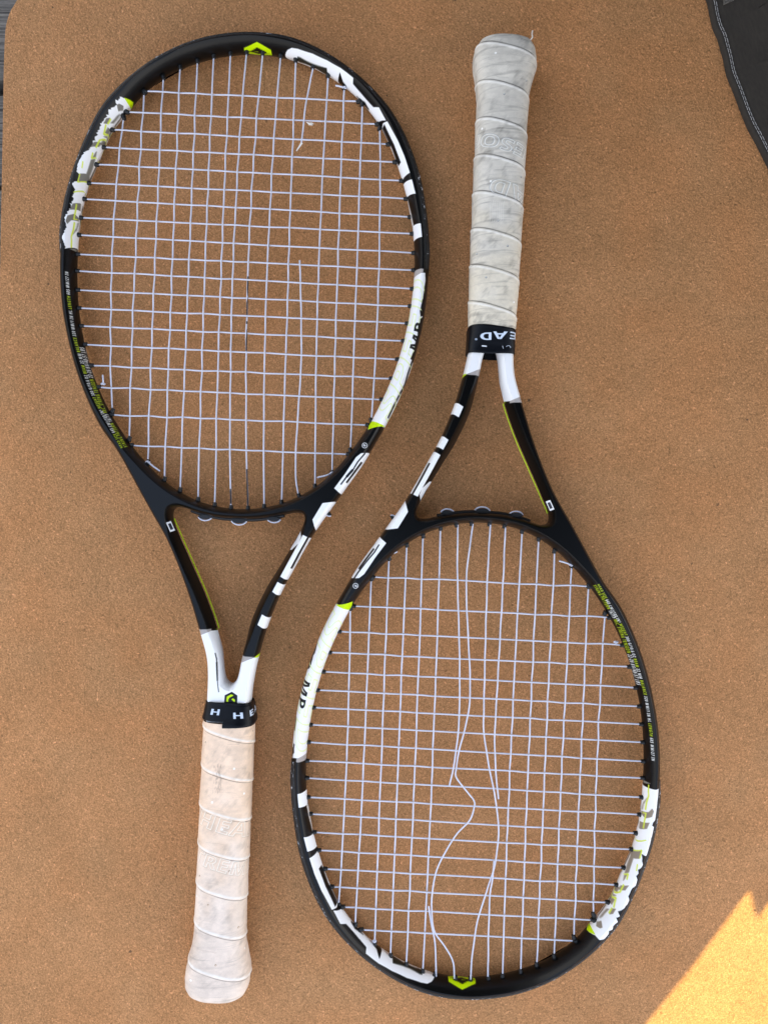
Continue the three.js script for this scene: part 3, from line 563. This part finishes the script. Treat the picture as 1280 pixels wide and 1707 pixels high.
  if (L) for (let i = 0; i < 60; i++) { c.fillStyle = 'rgba(90,80,70,0.12)'; c.beginPath(); c.ellipse((0.19 + rnd() * 0.05) * W, (516 + rnd() * 20 - P.v0) * KY, 2 + rnd() * 4, 6 + rnd() * 12, 0, 0, 7); c.fill(); }
  else for (let i = 0; i < 7; i++) { c.strokeStyle = 'rgba(240,240,235,0.5)'; c.lineWidth = 2.2; const x = (0.23 + i * 0.014) * W; c.beginPath(); c.moveTo(x, (548 - P.v0) * KY); c.bezierCurveTo(x - 8, (553 - P.v0) * KY, x + 8, (558 - P.v0) * KY, x - 3, (563 - P.v0) * KY); c.stroke(); }
  const t = new THREE.CanvasTexture(cv); t.colorSpace = THREE.SRGBColorSpace; t.wrapS = THREE.RepeatWrapping; t.anisotropy = 8; return t;
}
function tapeGeometry(which, layer) {
  const L = which === 'left', NV = 26, NA = 110, pos = [], uv = [], idx = [];
  const a = L ? table([[470, 15.7], [476, 16.2], [483, 17.6], [487, 18.6], [492, 19.0]]) : table([[452, 17.0], [458, 16.7], [470, 16.6], [476, 17.0]]);
  const bb = L ? table([[470, 12.4], [476, 13.0], [484, 15.2], [488, 17.0], [493, 17.6]]) : table([[452, 12.3], [462, 12.9], [470, 14.6], [476, 15.9]]);
  const al0 = layer ? 0.47 * Math.PI : 0, al1 = layer ? 1.25 * Math.PI : Math.PI * 2;
  for (let i = 0; i <= NV; i++) for (let k = 0; k <= NA; k++) {
    const al = lerp(al0, al1, k / NA), w = al / Math.PI;
    let lo = L ? 474.2 - 0.6 * Math.sin(al) : 457.3 + 0.5 * Math.sin(al * 2 + 1), hi = L ? 486.2 : 475.6 - 0.7 * Math.sin(al * 2.2);
    if (layer) { lo = 475.2; hi = L ? 490.2 - 2.4 * (w - 0.47) : hi; }
    const v = lerp(lo, hi, i / NV), d = (layer ? 0.35 : 0) + 0.12 * vnoise(v * 0.6, k * 0.12, 90 + layer) - (i === 0 || i === NV ? 0.35 : 0);
    const [x, y] = ring(a(v) + d, bb(v) + d, al, L ? lerp(4.2, 3, smooth(474, 488, v)) : lerp(5, 3.4, smooth(458, 474, v))); pos.push((L ? 0.6 : 1.1) + x, y, v); uv.push(al / (Math.PI * 2), 1 - (v - (L ? 472 : 455)) / 22);
  }
  for (let i = 0; i < NV; i++) for (let k = 0; k < NA; k++) { const p = i * (NA + 1) + k, q = p + 1, r = p + NA + 1, s = r + 1; idx.push(p, r, q, q, r, s); }
  const g = geom(pos, idx, uv), nm = g.attributes.normal, q = 10 * (NA + 1) + 28;
  if (nm.getY(q) < 0) { for (let t = 0; t < idx.length; t += 3) { const k = idx[t]; idx[t] = idx[t + 1]; idx[t + 1] = k; } return geom(pos, idx, uv); }
  return g;
}
function tapeArt(which, layer) {
  const cv = document.createElement('canvas'); cv.width = 1024; cv.height = 256; const c = cv.getContext('2d'); const L = which === 'left';
  c.fillStyle = '#070a10'; c.fillRect(0, 0, 1024, 256);
  const X = al => al / 2 * 1024, Y = v => (v - (L ? 472 : 455)) / 22 * 256, KX = 1024 / 104, KY = 256 / 22;
  const txt = (s, al, v, size, xs, rot = 0) => { c.save(); c.translate(X(al), Y(v)); c.scale(KX, KY); c.rotate(rot); c.scale(xs, 1); c.font = 'bold ' + size + 'px sans-serif'; c.textAlign = 'center'; c.textBaseline = 'middle'; c.fillStyle = '#c9d6e6'; c.fillText(s, 0, 0); c.restore(); };
  if (L && !layer) txt('H', 0.345, 480.0, 5.4, 2.0);
  if (L && layer) { txt('H', 0.665, 482.2, 5.6, 2.0, -0.04); txt('E', 0.855, 481.2, 5.6, 2.1, -0.06); txt('A', 1.04, 480.8, 5.6, 2, -0.06); }
  if (!L && !layer) {
    txt('E', 0.205, 470.4, 6.9, 2.35, -0.05); txt('A', 0.405, 469.7, 6.9, 2.3, -0.05); txt('D', 0.60, 468.6, 6.9, 2.1, -0.05);
    c.fillStyle = '#8d99a8'; c.beginPath(); c.ellipse(X(0.73), Y(466.0), 8, 9, 0, 0, 7); c.fill();
    c.fillStyle = '#d5dbe2'; c.save(); c.translate(X(0.63), Y(461.6)); c.rotate(0.05); c.fillRect(-19, -5, 38, 10); c.restore();
    c.strokeStyle = '#b9c2cc'; c.lineWidth = 4; c.beginPath(); c.arc(X(0.27), Y(461.6), 13, 0.2, 3.4); c.stroke(); c.beginPath(); c.moveTo(X(0.33), Y(460.4)); c.lineTo(X(0.345), Y(462.4)); c.stroke();
  }
  for (let i = 0; i < 12; i++) { c.strokeStyle = 'rgba(120,130,145,0.18)'; c.lineWidth = 1; const x = rnd() * 1024, y = rnd() * 256; c.beginPath(); c.moveTo(x, y); c.lineTo(x + 40 * rnd(), y + 30 * (rnd() - 0.5)); c.stroke(); }
  const t = new THREE.CanvasTexture(cv); t.colorSpace = THREE.SRGBColorSpace; t.wrapS = THREE.RepeatWrapping; return t;
}

// ───────────────────────── build the two rackets ─────────────────────────
function makeRacket(which, label) {
  const root = thing('tennis_racket', label, 'tennis racket'); root.userData.group = 'two tennis rackets laid head to handle on the mat';
  const L = which === 'left';
  const paint = new THREE.MeshPhysicalMaterial({ map: frameArt(which), roughness: 0.3, specularIntensity: 0.40, clearcoat: 0.1, clearcoatRoughness: 0.15 });
  mesh('frame', FRAME_GEO, paint, root);
  mesh('bumper_guard', BUMPER_GEO, bumperMat(L), root);
  addStrings(root, which);
  // grommet strip under the bridge, with rounded humps carrying the string loops
  const lower = thrP.filter(p => p[1] < 347.5 && p[1] > 340.5 && Math.abs(p[0]) < 34).sort((a, b) => a[0] - b[0]);
  mesh('grommet_strip', (() => { const g = tube(lower.map(([u, v]) => [u, 0, v + 0.3]), 1.4, 60, 8); g.scale(1, 2.2, 1); return g; })(), plastic, root);
  for (const [u, v, ang, r] of [[-22.6, 344.6, 0.16, 5.6], [1.1, 346.4, 0, 6.0], [25.3, 344.0, -0.16, 5.6], [63.6, 337.2, -0.95, 5.2]]) {
    const hg = new THREE.CylinderGeometry(r * 0.88, r * 0.88, 6.5, 28, 1, false, -Math.PI / 2, Math.PI); hg.scale(1, 1, 0.62);
    const h = mesh('grommet_hump', hg, plastic, root); h.position.set(u, 0, v); h.rotation.y = ang;
    const arc = []; for (let i = 0; i <= 14; i++) { const t = (0.06 + 0.88 * i / 14) * Math.PI; arc.push([Math.cos(t) * r * 0.95, 0.6, Math.sin(t) * r * 0.70]); }
    mesh('string_loop', tube(arc, STRING_R, 30), stringMat, h);
  }
  // lime pinstripe on the inner wall of the shaft beside the label
  const pin = thrP.filter(p => p[0] < -8 && p[1] > 347 && p[1] < 426).sort((a, b) => a[1] - b[1]);
  mesh('pinstripe', tube(pin.map(([u, v]) => [u + 0.05, -4.6, v]), 0.5, 80, 6), limeMat, root);
  // small plain code label on the shaft (code itself left out)
  {
    const i = thrP.reduce((b, p, k) => p[0] < 0 && Math.abs(p[1] - 353) < Math.abs(thrP[b][1] - 353) && p[1] > 348 ? k : b, thrP.findIndex(p => p[0] < -20 && p[1] > 350));
    const p = thrP[i], n = thrN[i], lab = mesh('label_sticker', new THREE.BoxGeometry(3.9, 0.14, 7.2), labelMat, root);
    const up = new THREE.Vector3(n[0] * 0.72, 0.70, n[1] * 0.72).normalize(), tz = new THREE.Vector3(-n[1], 0, n[0]).normalize(); if (tz.z < 0) tz.negate();
    const tx = new THREE.Vector3().crossVectors(up, tz).normalize(); lab.quaternion.setFromRotationMatrix(new THREE.Matrix4().makeBasis(tx, up, tz));
    lab.position.set(p[0] - n[0] * 1.1, 8.9, p[1] - n[1] * 1.1);
    const dk = mesh('label_print', new THREE.BoxGeometry(2.3, 0.12, 4.6), labelDark, lab); dk.position.y = 0.06;
  }
  const gripMat = new THREE.MeshStandardMaterial({ map: gripArt(which), roughness: 0.62 });
  mesh('overgrip', gripGeometry(which), gripMat, root);
  const tapeM = l => new THREE.MeshPhysicalMaterial({ map: tapeArt(which, l), roughness: 0.4, specularIntensity: 0.4, side: THREE.DoubleSide });
  const band = mesh('finishing_tape', tapeGeometry(which, 0), tapeM(0), root);
  if (L) mesh('tape_end', tapeGeometry(which, 1), tapeM(1), band);
  if (L) {
    knot(root, -99.4, 254.9, [-99.7, 249]); knot(root, -65.3, 308.8, [-56.5, 314.8]); knot(root, 65.5, 311, [55.5, 314.8]); knot(root, 62.4, 36.6, [56.4, 35.5]);
    // black worn lengths of two main strings
    const mk = (k, va, vb) => { const m = MAINS.left[k], U = v => mainU(m, v); const pts = []; for (let i = 0; i <= 20; i++) { const v = lerp(va, vb, i / 20); pts.push([U(v) + 0.1, 0.5 + 0.35 * Math.sin(v * 0.23 + k) - 0.12, v]); } mesh('worn_mark', tube(pts, 0.5, 40, 7), markMat, root); };
    mk(8, 174, 203); mk(8, 206, 208); mk(8, 212, 227); mk(7, 316, 336); mk(8, 311, 337.5); mk(9, 150, 153);
    // frayed flat tip of the broken string
    const fr = new THREE.BoxGeometry(1.5, 0.5, 7); const p = fr.attributes.position; for (let i = 0; i < p.count; i++) if (p.getZ(i) > 0) p.setX(i, p.getX(i) * 0.35);
    const f = mesh('frayed_end', fr, frayMat, root); f.position.set(32.1, 1.0, 80.3); f.rotation.y = -0.55;
    const sc = []; for (let i = 0; i < 5; i++) sc.push(tube([[36.5 + i * 0.5, 1.3, 62.6 + i * 0.5], [38.6, 1.9, 63.3 + i * 0.35], [40.6 + (i % 3) * 0.6, 1.5, 62.8 + i * 0.45]], 0.22, 8, 5)); mesh('string_fluff', mergeGeometries(sc), frayMat, root);
  } else {
    mesh('loose_thread', capped([[-13.5, 6, 676], [-15.2, 8.5, 675.2], [-16.6, 9.6, 676.6], [-16.4, 9, 679.2], [-16.8, 8, 682]], 0.45, 24, 7), frayMat, root);
    knot(root, -47.9 - 50, 259.2, null); knot(root, -63.8, 312.4, [-55.1, 314.9]); knot(root, 65.6, 312.4, [60.3, 316]); knot(root, 63.2, 38.1, null);
  }
  const s = 0.001; root.scale.setScalar(s);
  return root;
}
// the frame rests on its tip and its butt: the string plane tilts up slightly towards the handle
const TILT = 0.0112;
function lay(root, x, z, turn) { root.rotation.order = 'YXZ'; root.rotation.set(-TILT, turn, 0); root.position.set(x, 0.0113, z); }
const r1 = makeRacket('left', 'black and white tennis racket with beige grip, its head at upper left');
lay(r1, -0.08893, -0.34131, -0.04224);
const r2 = makeRacket('right', 'black and white tennis racket with grey grip and two wavy broken strings, head lower right');
lay(r2, 0.05456, 0.34665, Math.PI - 0.04625);

// ───────────────────────── dark stitched bag, upper right ─────────────────────────
{
  const edgeMM = [[226.5, -384], [229.2, -370.2], [231.4, -365], [233.5, -354.3], [235.7, -345.8], [238.6, -339.4], [240.8, -331.7], [242.9, -324.4], [245.1, -313.7], [250.2, -300.9], [256.6, -283.8], [260.9, -273.9], [266, -264.5], [270.3, -256], [274.6, -247.4], [282.3, -231.6], [291, -214]];
  const cu = new THREE.CatmullRomCurve3(edgeMM.map(([x, z]) => new THREE.Vector3(x * 1.012 + 0.6, 0, z * 1.014)), false, 'centripetal'); cu.arcLengthDivisions = 600;
  const NS = 150, TS = [0, 0.25, 0.8, 1.6, 2.5, 3.3, 3.8, 4.4, 5.0, 5.6, 6.4, 8, 10, 13, 17, 22, 28, 36, 46, 60, 80, 110];
  const S = cu.getSpacedPoints(NS), hgt = (s, t) => {
    const roll = 3.6 * Math.sqrt(clamp(t / 1.6, 0, 1)), seam = -0.45 * Math.exp(-Math.pow((t - 3.6) / 0.5, 2)) - 0.45 * Math.exp(-Math.pow((t - 5.0) / 0.5, 2)) - 0.7 * Math.exp(-Math.pow((t - 6.6) / 0.8, 2));
    return 0.4 + roll + seam + smooth(5, 60, t) * (5 + 4 * vnoise(s * 0.05, t * 0.02, 101)) + 0.7 * (vnoise(s * 0.09, t * 0.09, 102) - 0.5) * smooth(0, 8, t);
  };
  const pos = [], uv = [], idx = [], at = (i, t) => { const p = S[i], q = S[Math.min(NS, i + 1)], r = S[Math.max(0, i - 1)]; const dx = q.x - r.x, dz = q.z - r.z, l = Math.hypot(dx, dz); return [p.x + dz / l * t, p.z - dx / l * t]; };
  const M = TS.length * 2;
  for (let i = 0; i <= NS; i++) {
    for (const t of TS) { const [x, z] = at(i, t); pos.push(x, hgt(i * 1.2, t), z); uv.push(i * 1.2 / 40, t / 40); }
    for (const t of TS.slice().reverse()) { const [x, z] = at(i, t); pos.push(x, 0.2, z); uv.push(i * 1.2 / 40, t / 40); }
  }
  for (let i = 0; i < NS; i++) for (let k = 0; k < M; k++) { const a = i * M + k, b = i * M + (k + 1) % M, c = a + M, d = b + M; idx.push(a, c, b, b, c, d); }
  let g = geom(pos, idx, uv); if (g.attributes.normal.getY(40 * M + 15) < 0) { for (let t = 0; t < idx.length; t += 3) { const k = idx[t]; idx[t] = idx[t + 1]; idx[t + 1] = k; } g = geom(pos, idx, uv); }
  const weave = dataTex(512, 512, (i, j) => { const v = 29 + 12 * vnoise(i * 0.6, j * 0.6, 110) + 8 * vnoise(i * 0.03, j * 0.08, 111) + ((i % 4 < 2) !== (j % 4 < 2) ? 3 : 0); return [v * 1.12, v, v * 0.84]; }, true);
  const cloth = new THREE.MeshStandardMaterial({ map: weave, roughness: 0.85, side: THREE.DoubleSide });
  const bag = thing('fabric_bag', 'black fabric bag edge with double white stitching in the upper right corner', 'bag');
  mesh('body', g, cloth, bag);
  const st = [];
  for (const [t, ph] of [[3.6, 0], [5.0, 1.4]]) {
    const N = 46; for (let q = 0; q < N; q++) {
      const f0 = (q + 0.07 + ph * 0.2) / N * NS, f1 = f0 + NS / N * 0.86; const pts = [];
      for (const [w, y] of [[0, -0.15], [0.12, 0.25], [0.5, 0.38], [0.88, 0.25], [1, -0.15]]) { const ff = Math.min(NS - 0.01, lerp(f0, f1, w)), i = Math.floor(ff), a = at(i, t), b = at(i + 1, t); pts.push([lerp(a[0], b[0], ff - i), hgt(ff * 1.2, t) + y, lerp(a[1], b[1], ff - i)]); }
      st.push(tube(pts, 0.24, 6, 6));
    }
  }
  const sm = mesh('stitching', mergeGeometries(st), new THREE.MeshStandardMaterial({ color: '#9c9b9a', roughness: 0.8 }), bag); sm.userData.kind = 'stuff';
  // fuzzy grey fastener patches
  const fuzz = dataTex(128, 128, (i, j) => { const v = 45 + 85 * vnoise(i * 0.35, j * 0.35, 120); return [v, v * 0.96, v * 0.9]; }, true);
  const fm = new THREE.MeshStandardMaterial({ map: fuzz, bumpMap: fuzz, bumpScale: 0.001, roughness: 1 });
  const patch = (pts, y) => { const s = new THREE.Shape(pts.map(([x, z]) => new THREE.Vector2(x, -z))); const e = new THREE.ExtrudeGeometry(s, { depth: 1.0, bevelEnabled: true, bevelThickness: 0.3, bevelSize: 0.3, bevelSegments: 2 }); e.rotateX(-Math.PI / 2); e.translate(0, y, 0); const u = e.attributes.uv, p = e.attributes.position; for (let i = 0; i < u.count; i++) u.setXY(i, p.getX(i) / 14, p.getZ(i) / 14); mesh('fastener_patch', e, fm, bag); };
  patch([[245, -366.5], [252, -369.5], [255, -377], [256, -384], [245.5, -384]], 4.6);
  patch([[279, -279.5], [283, -283], [291, -280], [286, -274]], 4.9);
  bag.scale.setScalar(0.001);
}

// ───────────────────────── timber screen standing beyond the upper right; its edge leaves the sunlit corner ─────────────────────────
{
  const screen = thing('timber_screen', 'dark upright timber screen with a short roof, standing beyond the upper right corner', 'screen');
  const A = [0.1936, 0.3730], BASE = 0.74, TK = Math.tan(SUN_EL), TH = 0.016;
  // outline: distance across, height above the mat; the free edge carries a step and a small notch
  const O = [[1.3, -0.11], [-0.02, -0.11], [-0.016, (BASE - 0.16) * TK], [-0.0170, (BASE - 0.125) * TK], [-0.0172, (BASE - 0.112) * TK], [-0.0165, (BASE - 0.1075) * TK], [-0.001, (BASE - 0.1205) * TK], [0, (BASE - 0.118) * TK], [0, (BASE - 0.05) * TK], [0.003, (BASE + 0.02) * TK], [-0.004, (BASE + 1.0) * TK], [1.3, (BASE + 1.0) * TK]];
  const s = new THREE.Shape(O.map(([p, h]) => new THREE.Vector2(p, h)));
  const g = new THREE.ExtrudeGeometry(s, { depth: TH, bevelEnabled: false });
  const p = g.attributes.position;
  for (let i = 0; i < p.count; i++) { const a = p.getX(i), h = p.getY(i), d = BASE + p.getZ(i); p.setXYZ(i, A[0] + ALONG[0] * d + PERP[0] * a, h, A[1] + ALONG[1] * d + PERP[1] * a); }
  g.computeVertexNormals();
  mesh('panel', g, new THREE.MeshStandardMaterial({ color: new THREE.Color(0.045, 0.038, 0.032), roughness: 0.85, side: THREE.DoubleSide }), screen);
  // short lean-to roof carried by the screen, over the middle and right of the mat
  {
    const r = new THREE.Shape([[0.03, 0.1], [0.6, 0.1], [0.6, BASE], [0.03, BASE]].map(([a, d]) => new THREE.Vector2(A[0] + ALONG[0] * d + PERP[0] * a, -(A[1] + ALONG[1] * d + PERP[1] * a))));
    const rg = new THREE.ExtrudeGeometry(r, { depth: 0.012, bevelEnabled: false }); rg.rotateX(-Math.PI / 2); rg.translate(0, 0.66, 0);
    mesh('roof', rg, new THREE.MeshStandardMaterial({ color: new THREE.Color(0.045, 0.04, 0.036), roughness: 0.85 }), screen);
  }
  for (const a of [0.12, 0.8]) { const f = new THREE.BoxGeometry(0.03, 0.5, 0.03); const m = mesh('post', f, new THREE.MeshStandardMaterial({ color: new THREE.Color(0.06, 0.05, 0.04), roughness: 0.85 }), screen); const d = BASE + TH + 0.017; m.position.set(A[0] + ALONG[0] * d + PERP[0] * a, 0.14, A[1] + ALONG[1] * d + PERP[1] * a); m.rotation.y = -Math.atan2(ALONG[1], ALONG[0]); }
}

renderer.render(scene, camera);
